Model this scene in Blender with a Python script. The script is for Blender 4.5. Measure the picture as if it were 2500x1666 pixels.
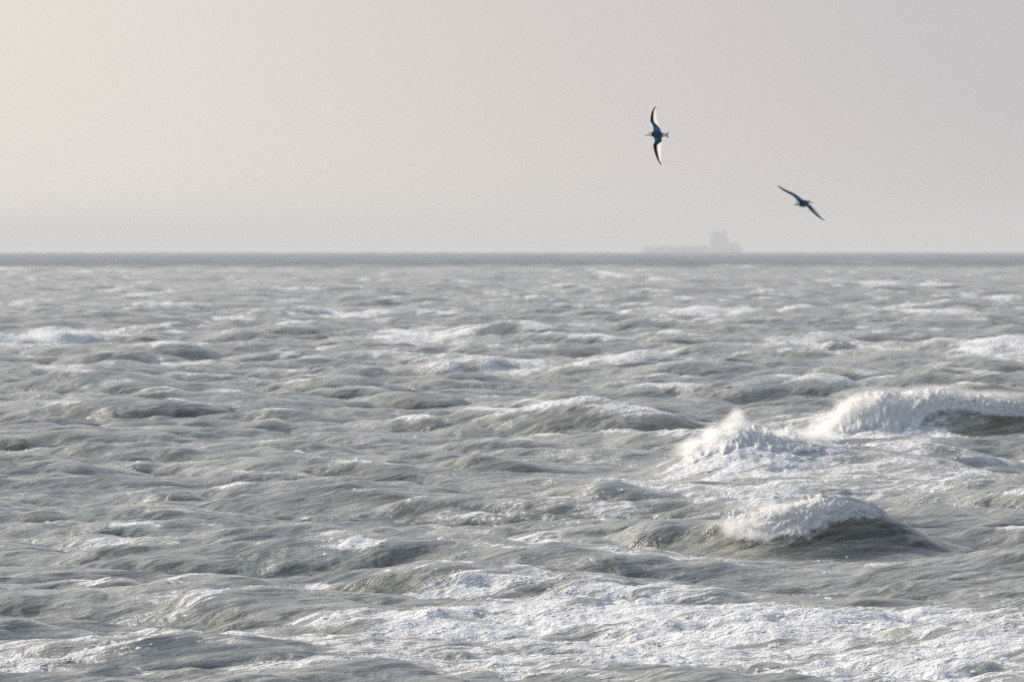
import bpy, bmesh, math, random
import numpy as np
from mathutils import Vector, Matrix

for o in list(bpy.data.objects):
    bpy.data.objects.remove(o)
scene = bpy.context.scene
COL = scene.collection
R = math.radians
rng = np.random.default_rng(7)

# ------------------------------------------------------------------ camera
CAM_H = 10.0                    # eye height above the mean sea, a low dune
RE = 7.4e6                      # earth radius with usual refraction
FPX = 2500 * 300 / 36.0         # focal length in photo pixels (300 mm lens)
PITCH = (833 - 619) / FPX + math.sqrt(2 * CAM_H / RE)   # horizon row + dip
cam_d = bpy.data.cameras.new('camera')
cam = bpy.data.objects.new('camera', cam_d)
COL.objects.link(cam)
cam.location = (0, 0, CAM_H)
cam.rotation_euler = (R(90) - PITCH, 0, 0)
cam_d.lens = 300
cam_d.sensor_width = 36
cam_d.clip_start = 1
cam_d.clip_end = 80000
cam_d.dof.use_dof = True
cam_d.dof.focus_distance = 185
cam_d.dof.aperture_fstop = 3.6
scene.camera = cam

# ------------------------------------------------------------------ sky + sun
SUN_AZ = R(-46)      # measured from the view direction (+Y) towards +X
SUN_EL = R(25)
world = bpy.data.worlds.new('World')
scene.world = world
world.use_nodes = True
nt = world.node_tree
nt.nodes.clear()
def wn(t, **kw):
    n = nt.nodes.new(t)
    for k, v in kw.items():
        setattr(n, k, v)
    return n
def wmath(op, a, b=None, c=None, clamp=False):
    n = wn('ShaderNodeMath', operation=op, use_clamp=clamp)
    for i, v in enumerate((a, b, c)):
        if v is None:
            continue
        if isinstance(v, (int, float)):
            n.inputs[i].default_value = v
        else:
            nt.links.new(v, n.inputs[i])
    return n.outputs[0]
sky = wn('ShaderNodeTexSky', sky_type='NISHITA')
sky.sun_disc = False
sky.sun_elevation = SUN_EL
sky.sun_rotation = SUN_AZ
sky.dust_density = 2.5
sky.air_density = 1.0
sky.ozone_density = 1.5
tc = wn('ShaderNodeTexCoord')
sep = wn('ShaderNodeSeparateXYZ')
nt.links.new(tc.outputs['Generated'], sep.inputs[0])
az = wmath('ARCTAN2', sep.outputs[0], sep.outputs[1])
# thin drifting veil of haze: broad soft bands all round the sky
nz = wn('ShaderNodeTexNoise')
nz.inputs['Scale'].default_value = 3.0
nz.inputs['Detail'].default_value = 2.0
nt.links.new(tc.outputs['Generated'], nz.inputs['Vector'])
ph = wmath('MULTIPLY_ADD', az, 15.0, wmath('MULTIPLY', sep.outputs[2], 8.0))
ph = wmath('ADD', ph, wmath('MULTIPLY_ADD', nz.outputs['Fac'], 2.0, -1.35))
t = wmath('MULTIPLY_ADD', wmath('SINE', ph), 0.5, 0.5)
veil = wn('ShaderNodeMix', data_type='RGBA')
nt.links.new(t, veil.inputs[0])
veil.inputs[6].default_value = (7.25, 6.80, 6.30, 1)
veil.inputs[7].default_value = (4.95, 4.78, 5.15, 1)
sdn = wn('ShaderNodeVectorMath', operation='DOT_PRODUCT')
nt.links.new(tc.outputs['Generated'], sdn.inputs[0])
sdn.inputs[1].default_value = (math.sin(SUN_AZ) * math.cos(SUN_EL), math.cos(SUN_AZ) * math.cos(SUN_EL), math.sin(SUN_EL))
glow = wmath('POWER', wmath('MAXIMUM', sdn.outputs['Value'], 0.0), 5.0)
gain = wmath('ADD', wmath('MULTIPLY_ADD', sdn.outputs['Value'], 0.30, 0.83), wmath('MULTIPLY', glow, 0.6))
cover = wn('ShaderNodeMapRange', interpolation_type='SMOOTHSTEP')
nt.links.new(sep.outputs[2], cover.inputs[0])
cover.inputs[1].default_value = 0.03
cover.inputs[2].default_value = 0.55
cover.inputs[3].default_value = 0.94
cover.inputs[4].default_value = 0.60
veil_hi = wn('ShaderNodeMix', data_type='RGBA')      # higher up the veil takes the blue of the open sky
hi = wn('ShaderNodeMapRange', interpolation_type='SMOOTHSTEP')
nt.links.new(sep.outputs[2], hi.inputs[0])
hi.inputs[1].default_value = 0.06
hi.inputs[2].default_value = 0.38
nt.links.new(hi.outputs[0], veil_hi.inputs[0])
nt.links.new(veil.outputs[2], veil_hi.inputs[6])
veil_hi.inputs[7].default_value = (4.8, 5.6, 7.0, 1)
anti = wn('ShaderNodeMapRange', interpolation_type='SMOOTHSTEP')     # the side of the sky away from the sun is cooler
nt.links.new(sdn.outputs['Value'], anti.inputs[0])
anti.inputs[1].default_value = 0.38
anti.inputs[2].default_value = -0.35
veil_an = wn('ShaderNodeMix', data_type='RGBA')
nt.links.new(anti.outputs[0], veil_an.inputs[0])
nt.links.new(veil_hi.outputs[2], veil_an.inputs[6])
veil_an.inputs[7].default_value = (4.3, 5.2, 6.8, 1)
smix = wn('ShaderNodeMix', data_type='RGBA')
nt.links.new(cover.outputs[0], smix.inputs[0])
nt.links.new(sky.outputs[0], smix.inputs[6])
nt.links.new(veil_an.outputs[2], smix.inputs[7])
bg = wn('ShaderNodeBackground')
bg.inputs[1].default_value = 0.1
gmul = wn('ShaderNodeVectorMath', operation='SCALE')
nt.links.new(smix.outputs[2], gmul.inputs[0])
nt.links.new(gain, gmul.inputs['Scale'])
nt.links.new(gmul.outputs[0], bg.inputs[0])
wo = wn('ShaderNodeOutputWorld')
nt.links.new(bg.outputs[0], wo.inputs[0])

sun_d = bpy.data.lights.new('sun', 'SUN')
sun_d.energy = 5.0
sun_d.angle = R(0.6)
sun_d.color = (1.0, 0.88, 0.70)
sun = bpy.data.objects.new('sun', sun_d)
COL.objects.link(sun)
sdir = Vector((math.sin(SUN_AZ) * math.cos(SUN_EL), math.cos(SUN_AZ) * math.cos(SUN_EL), math.sin(SUN_EL)))
sun.rotation_euler = (-sdir).to_track_quat('-Z', 'Y').to_euler()

vs = scene.view_settings
vs.view_transform = 'Standard'
vs.look = 'None'
vs.exposure = 0.0
vs.gamma = 1.0
vs.use_curve_mapping = False
cy = scene.cycles
cy.use_denoising = False
cy.denoiser = 'OPENIMAGEDENOISE'
cy.denoising_input_passes = 'RGB_ALBEDO_NORMAL'
cy.max_bounces = 6
cy.diffuse_bounces = 2
cy.glossy_bounces = 3
cy.transmission_bounces = 3
cy.volume_bounces = 3
cy.sample_clamp_indirect = 4.0
cy.sample_clamp_direct = 12.0

# ------------------------------------------------------------------ helpers
def tag(o, label=None, cat=None, group=None, kind=None):
    if label: o['label'] = label
    if cat: o['category'] = cat
    if group: o['group'] = group
    if kind: o['kind'] = kind
    return o
def ray(px, py):
    a = (px - 1250) / FPX
    b = (833 - py) / FPX
    cp, sp = math.cos(PITCH), math.sin(PITCH)
    return np.array([a, cp + b * sp, -sp + b * cp])
def ground(px, py, z=0.0):
    """point of the (curved) sea level + z seen at a photo pixel"""
    d = ray(px, py)
    q = d[2] ** 2 - 2 * (CAM_H - z) / RE
    tt = RE * (-d[2] - math.sqrt(max(q, 0.0)))
    return np.array([d[0] * tt, d[1] * tt]), tt
def at_dist(px, py, tt):
    d = ray(px, py)
    return np.array([d[0] * tt, d[1] * tt, CAM_H + d[2] * tt])
def drop(x, y):
    return (x * x + y * y) / (2 * RE)
def sstep(a, b, x):
    t_ = np.clip((x - a) / (b - a), 0, 1)
    return t_ * t_ * (3 - 2 * t_)

def mat(name):
    m = bpy.data.materials.new(name)
    m.use_nodes = True
    return m, m.node_tree, m.node_tree.nodes['Principled BSDF']
class NT:
    def __init__(s, tree): s.t = tree
    def n(s, typ, **kw):
        x = s.t.nodes.new(typ)
        for k, v in kw.items(): setattr(x, k, v)
        return x
    def l(s, a, b): s.t.links.new(a, b)
    def m(s, op, a, b=None, c=None, clamp=False):
        x = s.n('ShaderNodeMath', operation=op, use_clamp=clamp)
        for i, v in enumerate((a, b, c)):
            if v is None: continue
            if isinstance(v, (int, float)): x.inputs[i].default_value = v
            else: s.l(v, x.inputs[i])
        return x.outputs[0]
    def noise(s, vec, scale, detail=4, rough=0.55, dist=0.0):
        x = s.n('ShaderNodeTexNoise')
        x.inputs['Scale'].default_value = scale
        x.inputs['Detail'].default_value = detail
        x.inputs['Roughness'].default_value = rough
        x.inputs['Distortion'].default_value = dist
        s.l(vec, x.inputs['Vector'])
        return x.outputs['Fac']
    def mapping(s, vec, rot=0, scale=(1, 1, 1)):
        a = s.n('ShaderNodeMapping')
        a.inputs['Rotation'].default_value = (0, 0, rot)
        s.l(vec, a.inputs['Vector'])
        b = s.n('ShaderNodeVectorMath', operation='MULTIPLY')
        s.l(a.outputs[0], b.inputs[0])
        b.inputs[1].default_value = scale
        return b.outputs[0]
    def remap(s, v, a, b, c=0.0, d=1.0, smooth=True):
        x = s.n('ShaderNodeMapRange')
        if smooth: x.interpolation_type = 'SMOOTHSTEP'
        s.l(v, x.inputs[0])
        for i, q in enumerate((a, b, c, d)): x.inputs[i + 1].default_value = q
        return x.outputs[0]
    def mix(s, f, a, b):
        x = s.n('ShaderNodeMix', data_type='RGBA')
        if isinstance(f, (int, float)): x.inputs[0].default_value = f
        else: s.l(f, x.inputs[0])
        for i, v in ((6, a), (7, b)):
            if isinstance(v, tuple): x.inputs[i].default_value = (*v, 1)
            else: s.l(v, x.inputs[i])
        return x.outputs[2]

def mesh_from(name, V, F, m, parent=None, smooth=True, attrs=None, colors=None):
    me = bpy.data.meshes.new(name)
    V = np.ascontiguousarray(V, dtype=np.float32)
    F = np.ascontiguousarray(F, dtype=np.int32)
    k = F.shape[1]
    me.vertices.add(len(V)); me.vertices.foreach_set('co', V.ravel())
    me.loops.add(F.size); me.loops.foreach_set('vertex_index', F.ravel())
    me.polygons.add(len(F))
    me.polygons.foreach_set('loop_start', np.arange(0, F.size, k, dtype=np.int32))
    me.polygons.foreach_set('use_smooth', np.full(len(F), smooth))
    for kk, a in (attrs or {}).items():
        at = me.attributes.new(kk, 'FLOAT', 'POINT')
        at.data.foreach_set('value', np.ascontiguousarray(a, dtype=np.float32))
    if colors is not None:
        at = me.color_attributes.new('paint', 'FLOAT_COLOR', 'POINT')
        c4 = np.ones((len(V), 4), dtype=np.float32); c4[:, :3] = colors
        at.data.foreach_set('color', c4.ravel())
    me.update(calc_edges=True)
    me.validate()
    if m: me.materials.append(m)
    o = bpy.data.objects.new(name, me)
    COL.objects.link(o)
    if parent: o.parent = parent
    return o

def grid_faces(nr, nc, off=0):
    i = np.arange(nr - 1)[:, None] * nc + np.arange(nc - 1)[None, :] + off
    return np.stack([i, i + 1, i + 1 + nc, i + nc], -1).reshape(-1, 4)

# ------------------------------------------------------------------ wave field
def tile_noise(N, beta, lo, hi, seed):
    """tileable fractal noise, cycles per tile between lo and hi"""
    g = np.random.default_rng(seed)
    f = np.fft.fftfreq(N) * N
    k = np.hypot(*np.meshgrid(f, f, indexing='ij'))
    amp = np.where((k >= lo) & (k <= hi), np.maximum(k, 1e-6) ** (-beta / 2 - 0.5), 0)
    h = np.fft.ifft2(np.fft.fft2(g.standard_normal((N, N))) * amp).real
    return (h / h.std()).astype(np.float32)
def sample(img, u, v):
    """bilinear, periodic; u,v in tiles"""
    N = img.shape[0]
    u = (u % 1.0) * N; v = (v % 1.0) * N
    i = np.floor(u).astype(np.int32); j = np.floor(v).astype(np.int32)
    fu = (u - i).astype(np.float32); fv = (v - j).astype(np.float32)
    i %= N; j %= N
    i1 = (i + 1) % N; j1 = (j + 1) % N
    a = img[i, j] * (1 - fu) + img[i1, j] * fu
    b = img[i, j1] * (1 - fu) + img[i1, j1] * fu
    return a * (1 - fv) + b * fv

WIND = np.array([-0.34, -0.94]); WIND /= np.linalg.norm(WIND)   # waves run towards the camera and a little left
def spectrum_tiles(L, N, lp, lmin, lmax, rms, seed, spread, cuts, choppy):
    g = np.random.default_rng(seed)
    f = np.fft.fftfreq(N) * N * 2 * math.pi / L
    kx, ky = np.meshgrid(f, f, indexing='ij')
    k = np.hypot(kx, ky); k[0, 0] = 1e-6
    kp = 2 * math.pi / lp
    S = np.exp(-1.1 * (kp / k) ** 2) / k ** 3.9
    c = (kx * WIND[0] + ky * WIND[1]) / k
    S *= (np.abs(c) ** spread + 0.10)
    S[(k > 2 * math.pi / lmin) | (k < 2 * math.pi / lmax)] = 0
    H = np.fft.fft2(g.standard_normal((N, N))) * np.sqrt(S)
    H /= np.fft.ifft2(H).real.std()
    H *= rms
    out = []
    for cut in cuts:
        Hc = H * np.exp(-(k * cut / (2 * math.pi)) ** 4)
        h = np.fft.ifft2(Hc).real
        dx = np.fft.ifft2(1j * kx / k * Hc).real
        dy = np.fft.ifft2(1j * ky / k * Hc).real
        out.append([a.astype(np.float32) for a in (h, dx * choppy, dy * choppy)])
    Hc = H * np.exp(-(k * 1.6 / (2 * math.pi)) ** 4)
    jxx = np.fft.ifft2(-kx * kx / k * Hc).real * choppy
    jyy = np.fft.ifft2(-ky * ky / k * Hc).real * choppy
    jxy = np.fft.ifft2(-kx * ky / k * Hc).real * choppy
    J = (1 + jxx) * (1 + jyy) - jxy ** 2
    return out, J.astype(np.float32)

CUTS = [0.7, 1.5, 3.0, 6.0, 12.0]
LA, LB = 397.0, 61.0
TA, JA = spectrum_tiles(LA, 1024, 21.0, 0.8, 90.0, 0.46, 11, 3.6, CUTS, 1.75)
TB, JB = spectrum_tiles(LB, 512, 3.2, 0.25, 3.2, 0.048, 5, 2.5, [0.2, 0.5, 1.2], 0.9)
ROT_A, ROT_B = R(17), R(-31)
# a tile's own axes are turned, so the wave direction inside the tile is turned back
def rot(x, y, a):
    return x * math.cos(a) - y * math.sin(a), x * math.sin(a) + y * math.cos(a)

def fft_sea(x, y, cut):
    """ambient displacement; cut = shortest wave the mesh can carry here"""
    X, Y = x / LA, y / LA
    # slow warp hides the tiling
    X = X + 0.03 * np.sin(y / 531.0) ; Y = Y + 0.04 * np.sin(x / 217.0 + y / 887.0)
    lv = np.clip(np.log2(np.maximum(cut, 0.7) / 0.7), 0, len(CUTS) - 1.001)
    i0 = np.floor(lv).astype(int); fr = (lv - i0).astype(np.float32)
    res = [np.zeros(x.shape, np.float32) for _ in range(3)]
    for lev in range(len(CUTS)):
        w = np.where(i0 == lev, 1 - fr, 0) + np.where(i0 + 1 == lev, fr, 0)
        mk = w > 0
        if not mk.any(): continue
        for c in range(3):
            res[c][mk] += w[mk] * sample(TA[lev][c], X[mk], Y[mk])
    J = sample(JA, X, Y)
    chop = [np.zeros(x.shape, np.float32) for _ in range(3)]
    lb = np.clip(np.log2(np.maximum(cut, 0.2) / 0.2) / 1.3, 0, 3)
    for lev in range(3):
        w = np.clip(1 - np.abs(lb - lev), 0, 1)
        mk = w > 0
        if not mk.any(): continue
        bx, by = rot(x[mk], y[mk], ROT_B)
        wm = w[mk]
        chop[0][mk] += wm * sample(TB[lev][0], bx / LB, by / LB)
        dx = wm * sample(TB[lev][1], bx / LB, by / LB); dy = wm * sample(TB[lev][2], bx / LB, by / LB)
        dx, dy = rot(dx, dy, -ROT_B)
        chop[1][mk] += dx; chop[2][mk] += dy
    return res, chop, J

NC = tile_noise(512, 2.0, 2, 40, 23)
NE = tile_noise(256, 2.0, 1, 7, 24)
# crests that the photograph shows: crest pixel, height (m), half widths left / right (px), heading turn (deg), steepness
HERO = [
    # px,   py,   h,    L,   R,  turn, front, back, flat
    (2010, 1222, 1.81, 430, 300,   0, 1.9, 3.0, 1.0),
    (2230,  985, 1.94, 260, 380,   0, 2.6, 4.5, 0.9),
    (1800, 1060, 1.38, 230, 160, 0, 3.0, 4.0, 0.8),
    ( 640,  955, 1.44, 260, 430,  12, 2.4, 4.0, 0.8),
    ( 445,  878, 1.38, 110, 170,  10, 2.2, 4.0, 0.7),
    ( 205,  903, 1.25, 130, 110,  10, 2.2, 4.0, 0.7),
    (1320,  925, 1.25, 260, 230,   0, 3.0, 5.0, 0.7),
    (2020,  822, 1.88, 170, 140,   8, 2.4, 4.0, 0.8),
    ( 555,  768, 1.75,  40,  90,   8, 2.2, 4.0, 0.6),
    (1150, 1384, 0.95, 420, 560,  -6, 2.6, 4.0, 0.9),
    ( 500, 1266, 0.69, 260, 140,   6, 1.8, 4.0, 0.7),
    ( 900, 1198, 0.78, 190, 270,   6, 2.0, 4.0, 0.7),
    ( 210, 1425, 0.50, 110, 220,   6, 1.6, 3.0, 0.7),
    (2500, 1352, 0.60, 330, 260,   0, 2.2, 3.5, 0.8),
    (1680,  800, 1.25,  80, 110,   8, 2.2, 4.0, 0.7),
    (2060,  910, 1.00, 110, 120,   8, 2.0, 4.0, 0.7),
    ( 600, 1020, 1.00, 330, 260,   4, 2.4, 4.0, 0.8),
    (1480, 1186, 0.94, 230, 260,   8, 2.0, 3.5, 0.8),
    (1050, 1053, 0.69, 180, 160,   6, 2.0, 4.0, 0.7),
    (1040,  800, 1.62, 170, 130,   4, 3.0, 5.0, 0.8),
    (1230,  884, 1.19, 240, 260,   4, 3.0, 5.0, 0.8),
    ( 160,  800, 1.75, 130, 150,   6, 3.0, 4.5, 0.7),
    (1960, 1480, 0.55, 500, 450,  -4, 3.0, 4.0, 0.9),
    ( 450, 1566, 0.50, 420, 330,   4, 2.2, 3.5, 0.9),
    (2430,  838, 1.38, 130, 160,   4, 3.0, 5.0, 0.8),
    ( 330,  822, 1.30, 120, 120,   8, 2.0, 4.0, 0.7),
    ( 760,  815, 1.20, 160, 120,   6, 2.0, 4.0, 0.7),
    (1560,  960, 0.90, 150, 180,   8, 2.0, 4.0, 0.7),
    ( 860,  905, 1.10, 120, 190,  10, 2.0, 4.0, 0.7),
    (1080, 1000, 0.80, 220, 180,   6, 2.0, 4.0, 0.7),
    ( 130, 1150, 0.70, 160, 190,   6, 1.8, 4.0, 0.7),
    ( 420, 1185, 0.65, 180, 200,   8, 1.8, 4.0, 0.7),
    (1250, 1120, 0.80, 200, 230,   8, 2.0, 4.0, 0.7),
    ( 700, 1420, 0.45, 160, 160,   6, 1.6, 3.0, 0.7),
    ( 100, 1045, 0.80, 160, 190,   8, 2.0, 4.0, 0.7),
    (1750,  875, 1.10, 160, 180,   8, 2.2, 4.0, 0.7),
    (2280,  905, 1.00, 160, 160,   8, 2.2, 4.0, 0.7),
]
# outline of the crest, foot of the face (px row), metres from the foot back to the crest, front and back spread, share of ambient waves flattened, reach
SIL = {
    0: ([(1500, 1330), (1600, 1296), (1700, 1276), (1770, 1263), (1850, 1250), (1950, 1224), (2010, 1217), (2080, 1222), (2150, 1253), (2200, 1278), (2260, 1306), (2310, 1329), (2370, 1348), (2400, 1356)], 1352, 2.6, 1.5, 6.0, .9, 5.2),
    1: ([(1940, 1075), (2000, 1050), (2040, 1010), (2080, 978), (2140, 964), (2200, 967), (2300, 960), (2380, 968), (2430, 970), (2500, 990), (2600, 1000), (2750, 1040)], 1075, 4.0, 3.2, 7.0, .85, 9.0),
    2: ([(1480, 1195), (1560, 1168), (1640, 1130), (1700, 1096), (1745, 1068), (1790, 1052), (1815, 1048), (1850, 1052), (1900, 1062), (1980, 1074), (2100, 1086), (2200, 1082), (2280, 1090), (2330, 1104), (2420, 1130), (2500, 1150)], 1200, 20.0, 6.5, 5.0, .75, 9.5),
}
heroes = []
for (px, py, h, l, r, turn, fr, bk, att) in HERO:
    c, tt = ground(px, py, h)
    m = tt / FPX
    sil = None
    if len(heroes) in SIL:
        pts, foot, backoff, sf, sb, sk, sr = SIL[len(heroes)]
        sp = np.array(pts, float)
        _, tt = ground(px, foot)
        tt += backoff
        c = at_dist(px, py, tt)[:2]; m = tt / FPX
        zz = np.maximum(np.array([at_dist(a_, b_, tt)[2] for a_, b_ in sp]) + drop(*c), 0)
        zz[0] = zz[-1] = 0
        uu = np.linspace((sp[0, 0] - px) * m, (sp[-1, 0] - px) * m, 300)
        zz = np.interp(uu, (sp[:, 0] - px) * m, zz)
        for _k in range(60): zz[1:-1] = .5 * zz[1:-1] + .25 * (zz[2:] + zz[:-2])
        sil = (uu, zz, sf, sb, sk, sr)
    heroes.append(dict(c=c, sil=sil, bow=(.45, .10, .12)[min(len(heroes), 2)], t=tt, h=h, L=l * m / 1.55, R=r * m / 1.55, a=R(turn), f=fr, b=bk, att=att))

def hero_sea(x, y):
    z = np.zeros(x.shape, np.float32)
    keep = np.ones(x.shape, np.float32)
    fwd = np.zeros(x.shape, np.float32)
    x0, y0 = x, y
    x1, y1 = x + 0.6 * sample(NE, x / 40, y / 40), y + 1.6 * sample(NE, x / 40 + .5, y / 40 + .2)
    for q in heroes:
        x, y = (x0, y0) if q['sil'] is not None else (x1, y1)
        dx = x - q['c'][0]; dy = y - q['c'][1]
        u = dx * math.cos(q['a']) + dy * math.sin(q['a'])
        v = dx * math.sin(q['a']) - dy * math.cos(q['a'])      # + towards the camera
        # the crest line bows forward in the middle
        W = 0.5 * (q['L'] + q['R'])
        v = v + (0.0 if q['sil'] is not None else 0.25) * u * u / max(W, .5) * 0.6
        reach = 3.2 * max(q['L'], q['R'])
        if q['sil'] is not None:
            reach = max(-q['sil'][0][0], q['sil'][0][-1])
            v = v + np.where(u < 0, 1.1, 0.8) * q['bow'] * (np.sqrt(u * u + 1.0) - 1.0)
        mk = (np.abs(u) < reach) & (np.abs(v) < 40)
        if not mk.any(): continue
        uu = u[mk]; vv = v[mk]
        w = np.where(uu < 0, q['L'], q['R'])
        al = np.exp(-np.abs(uu / w) ** 1.7)
        if q['sil'] is not None:
            su, szz, sf, sb, sk, sr = q['sil']
            al = np.interp(uu, su, szz, left=0, right=0)
            pf = np.where(vv > 0, 1 / (1 + (vv / sf) ** 2) ** 1.5, np.exp(-(vv / sb) ** 2))
            z[mk] += al * pf
            fwd[mk] += 0.25 * al * np.exp(-(vv / (.8 * sf)) ** 2)
            g = np.exp(-np.abs(uu / sr) ** 4) * np.where(vv > 0, np.exp(-(vv / 24) ** 4), np.exp(-(vv / 14) ** 2))
            keep[mk] *= 1 - sk * g
            continue
        pf = np.where(vv > 0, np.exp(-(np.sqrt(vv ** 2 + .08) - .283) / (0.85 * q['f'])), np.exp(-(np.sqrt(vv ** 2 + .08) - .283) / (1.6 * q['b'])))
        tr = -0.14 * np.exp(-((vv - 3.2 * q['f']) / (1.4 * q['f'])) ** 2)
        z[mk] += 0.78 * q['h'] * al * (pf + tr)
        fwd[mk] += 0.5 * q['h'] * al * np.exp(-(vv / q['f']) ** 2)
        g = np.exp(-np.abs(uu / (1.25 * w)) ** 2.5) * np.exp(-(vv / (9 + 2.5 * q['f'])) ** 2)
        keep[mk] *= 1 - q['att'] * 0.42 * g
    for (cx, cy_, rx, ry, am) in LULL:
        d2 = ((x - cx) / rx) ** 2 + ((y - cy_) / ry) ** 2
        keep *= 1 - am * np.exp(-d2 ** 1.5)
    return z, keep, fwd

# ---- white water that the photograph shows lying on the sea: px, py, half width, half height (px), strength, level above mean
FOAM = [
    (150, 815, 120, 20, 1.0, 1.0), (1030, 815, 120, 15, 1.0, .9), (1240, 893, 180, 11, .85, .7), (1530, 902, 150, 5, .7, .3),
    (840, 772, 110, 8, .8, .6), (700, 778, 60, 6, .5, .4), (1700, 765, 150, 8, .75, .5), (2130, 690, 70, 5, .85, .8), (2215, 757, 50, 10, 1., .8),
    (2280, 766, 80, 5, .8, .6), (2440, 848, 130, 20, .9, .8), (2020, 842, 190, 18, .62, .8), (372, 716, 30, 9, .9, .8),
    (560, 772, 22, 10, .9, 1.3), (0, 742, 26, 12, 1., .8), (1790, 650, 45, 4, .9, .6), (230, 660, 20, 5, .8, .6), (1500, 672, 30, 6, .7, .6),
    (1600, 680, 25, 8, .7, .6), (450, 876, 70, 8, .7, 1.1), (170, 905, 60, 8, .6, .9), (110, 985, 120, 18, .38, .4), (820, 935, 20, 6, .9, .5),
    (2100, 640, 60, 3, .5, .5), (20, 655, 30, 5, .8, .6), (1180, 735, 25, 5, .6, .6), (2440, 733, 40, 6, .8, .6), (640, 690, 60, 4, .45, .5),
    # lower half
    (350, 1330, 420, 9, .52, .1), (1050, 1305, 330, 9, .45, .1), (1330, 1243, 60, 12, .75, .2), (1480, 1245, 90, 9, .6, .2), (1560, 1258, 60, 10, .7, .2),
    (1150, 1270, 120, 12, .55, .1), (1300, 1325, 170, 9, .7, .15), (600, 1110, 170, 7, .5, .1), (1430, 1125, 110, 6, .5, .1),
    (1620, 1180, 190, 22, .75, .4), (1850, 1140, 260, 45, .75, .8), (2150, 1150, 330, 50, .60, .5), (2300, 1190, 260, 25, .5, .1),
    (2050, 1065, 170, 28, .8, .9), (2150, 1045, 130, 30, .9, 1.1), (2450, 1110, 60, 14, .9, .5), (2250, 1068, 70, 5, .9, 1.3), (1800, 1090, 110, 40, .95, .9),
    (1780, 1085, 150, 45, 1.1, 1.5), (2100, 1020, 140, 50, 1.2, 1.6), (2230, 985, 130, 24, 1.05, 1.9), (1930, 1080, 130, 25, 1.0, 1.6),
    (2150, 1390, 220, 12, .55, 0), (1650, 1385, 230, 8, .5, 0),
    (330, 1440, 160, 7, .55, .1), (600, 1460, 170, 7, .6, .1), (780, 1395, 90, 8, .6, .2), (500, 1490, 420, 8, .45, 0), (250, 1395, 200, 6, .4, 0),
    # the broad white apron at the foot of the picture
    (1500, 1445, 400, 34, 1.0, .4), (1150, 1520, 470, 36, 1.1, .2), (1650, 1520, 600, 46, 1.15, .2), (2150, 1500, 400, 26, 1.1, .4), (2400, 1560, 330, 48, 1.0, .2),
    (600, 1545, 320, 18, 1.0, .3), (250, 1585, 340, 22, 1.1, .3), (900, 1610, 360, 28, 1.05, 0), (1500, 1610, 540, 40, 1.05, 0), (2100, 1610, 480, 40, 1.0, 0),
    (120, 1630, 180, 14, .8, 0), (750, 1655, 300, 12, .95, 0), (1300, 1662, 380, 14, .75, 0), (2300, 1650, 320, 20, .75, 0), (1250, 1400, 120, 14, .8, .8),
]
CALM = [ # dark lanes between the white: px, py, hw, hh, amount
    (430, 1625, 330, 22, .9), (250, 1655, 260, 10, .6), (1000, 1580, 260, 5, .6), (1550, 1642, 260, 6, .5), (1300, 1440, 110, 10, .4), (1450, 1455, 90, 7, .5),
    (850, 1470, 170, 26, .9), (1050, 1410, 130, 14, .8), (2050, 1370, 240, 12, .4), (2300, 1108, 130, 16, .8), (2100, 1320, 260, 20, .9),
    (1750, 1195, 260, 8, .7), (2190, 1310, 160, 28, 1.0), (2050, 1330, 200, 14, .7), (1950, 1110, 90, 8, .4), (2290, 1120, 120, 10, .9), (2400, 1030, 130, 24, .5), (2330, 1055, 120, 12, .4)]
def foam_spots(lst):
    out = []
    for s in lst:
        z = s[5] if len(s) > 5 else 0.0
        c, tt = ground(s[0], s[1], z)
        a, _ = ground(s[0], s[1] - s[3], z); b, _ = ground(s[0], s[1] + s[3], z)
        out.append((c[0], c[1], s[2] * tt / FPX, max(abs(a[1] - b[1]) * 0.5, 1.0), s[4] * (1.25 if s[1] < 960 else 0.88 if s[1] > 1430 else 1.0)))
    return out
FS, CS = foam_spots(FOAM), foam_spots(CALM)
LULL = foam_spots([(1850, 1560, 900, 90, .55), (700, 1200, 800, 110, .12), (300, 1600, 500, 60, .3)])
NA = tile_noise(1024, 2.2, 3, 300, 21)
NB = tile_noise(1024, 1.6, 4, 400, 22)
def streak_uv(x, y, L, el):
    a = R(38)        # wind streaks: far end to the right
    s = x * math.cos(a) + y * math.sin(a); q = -x * math.sin(a) + y * math.cos(a)
    return s / (L * el), q / L
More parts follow.
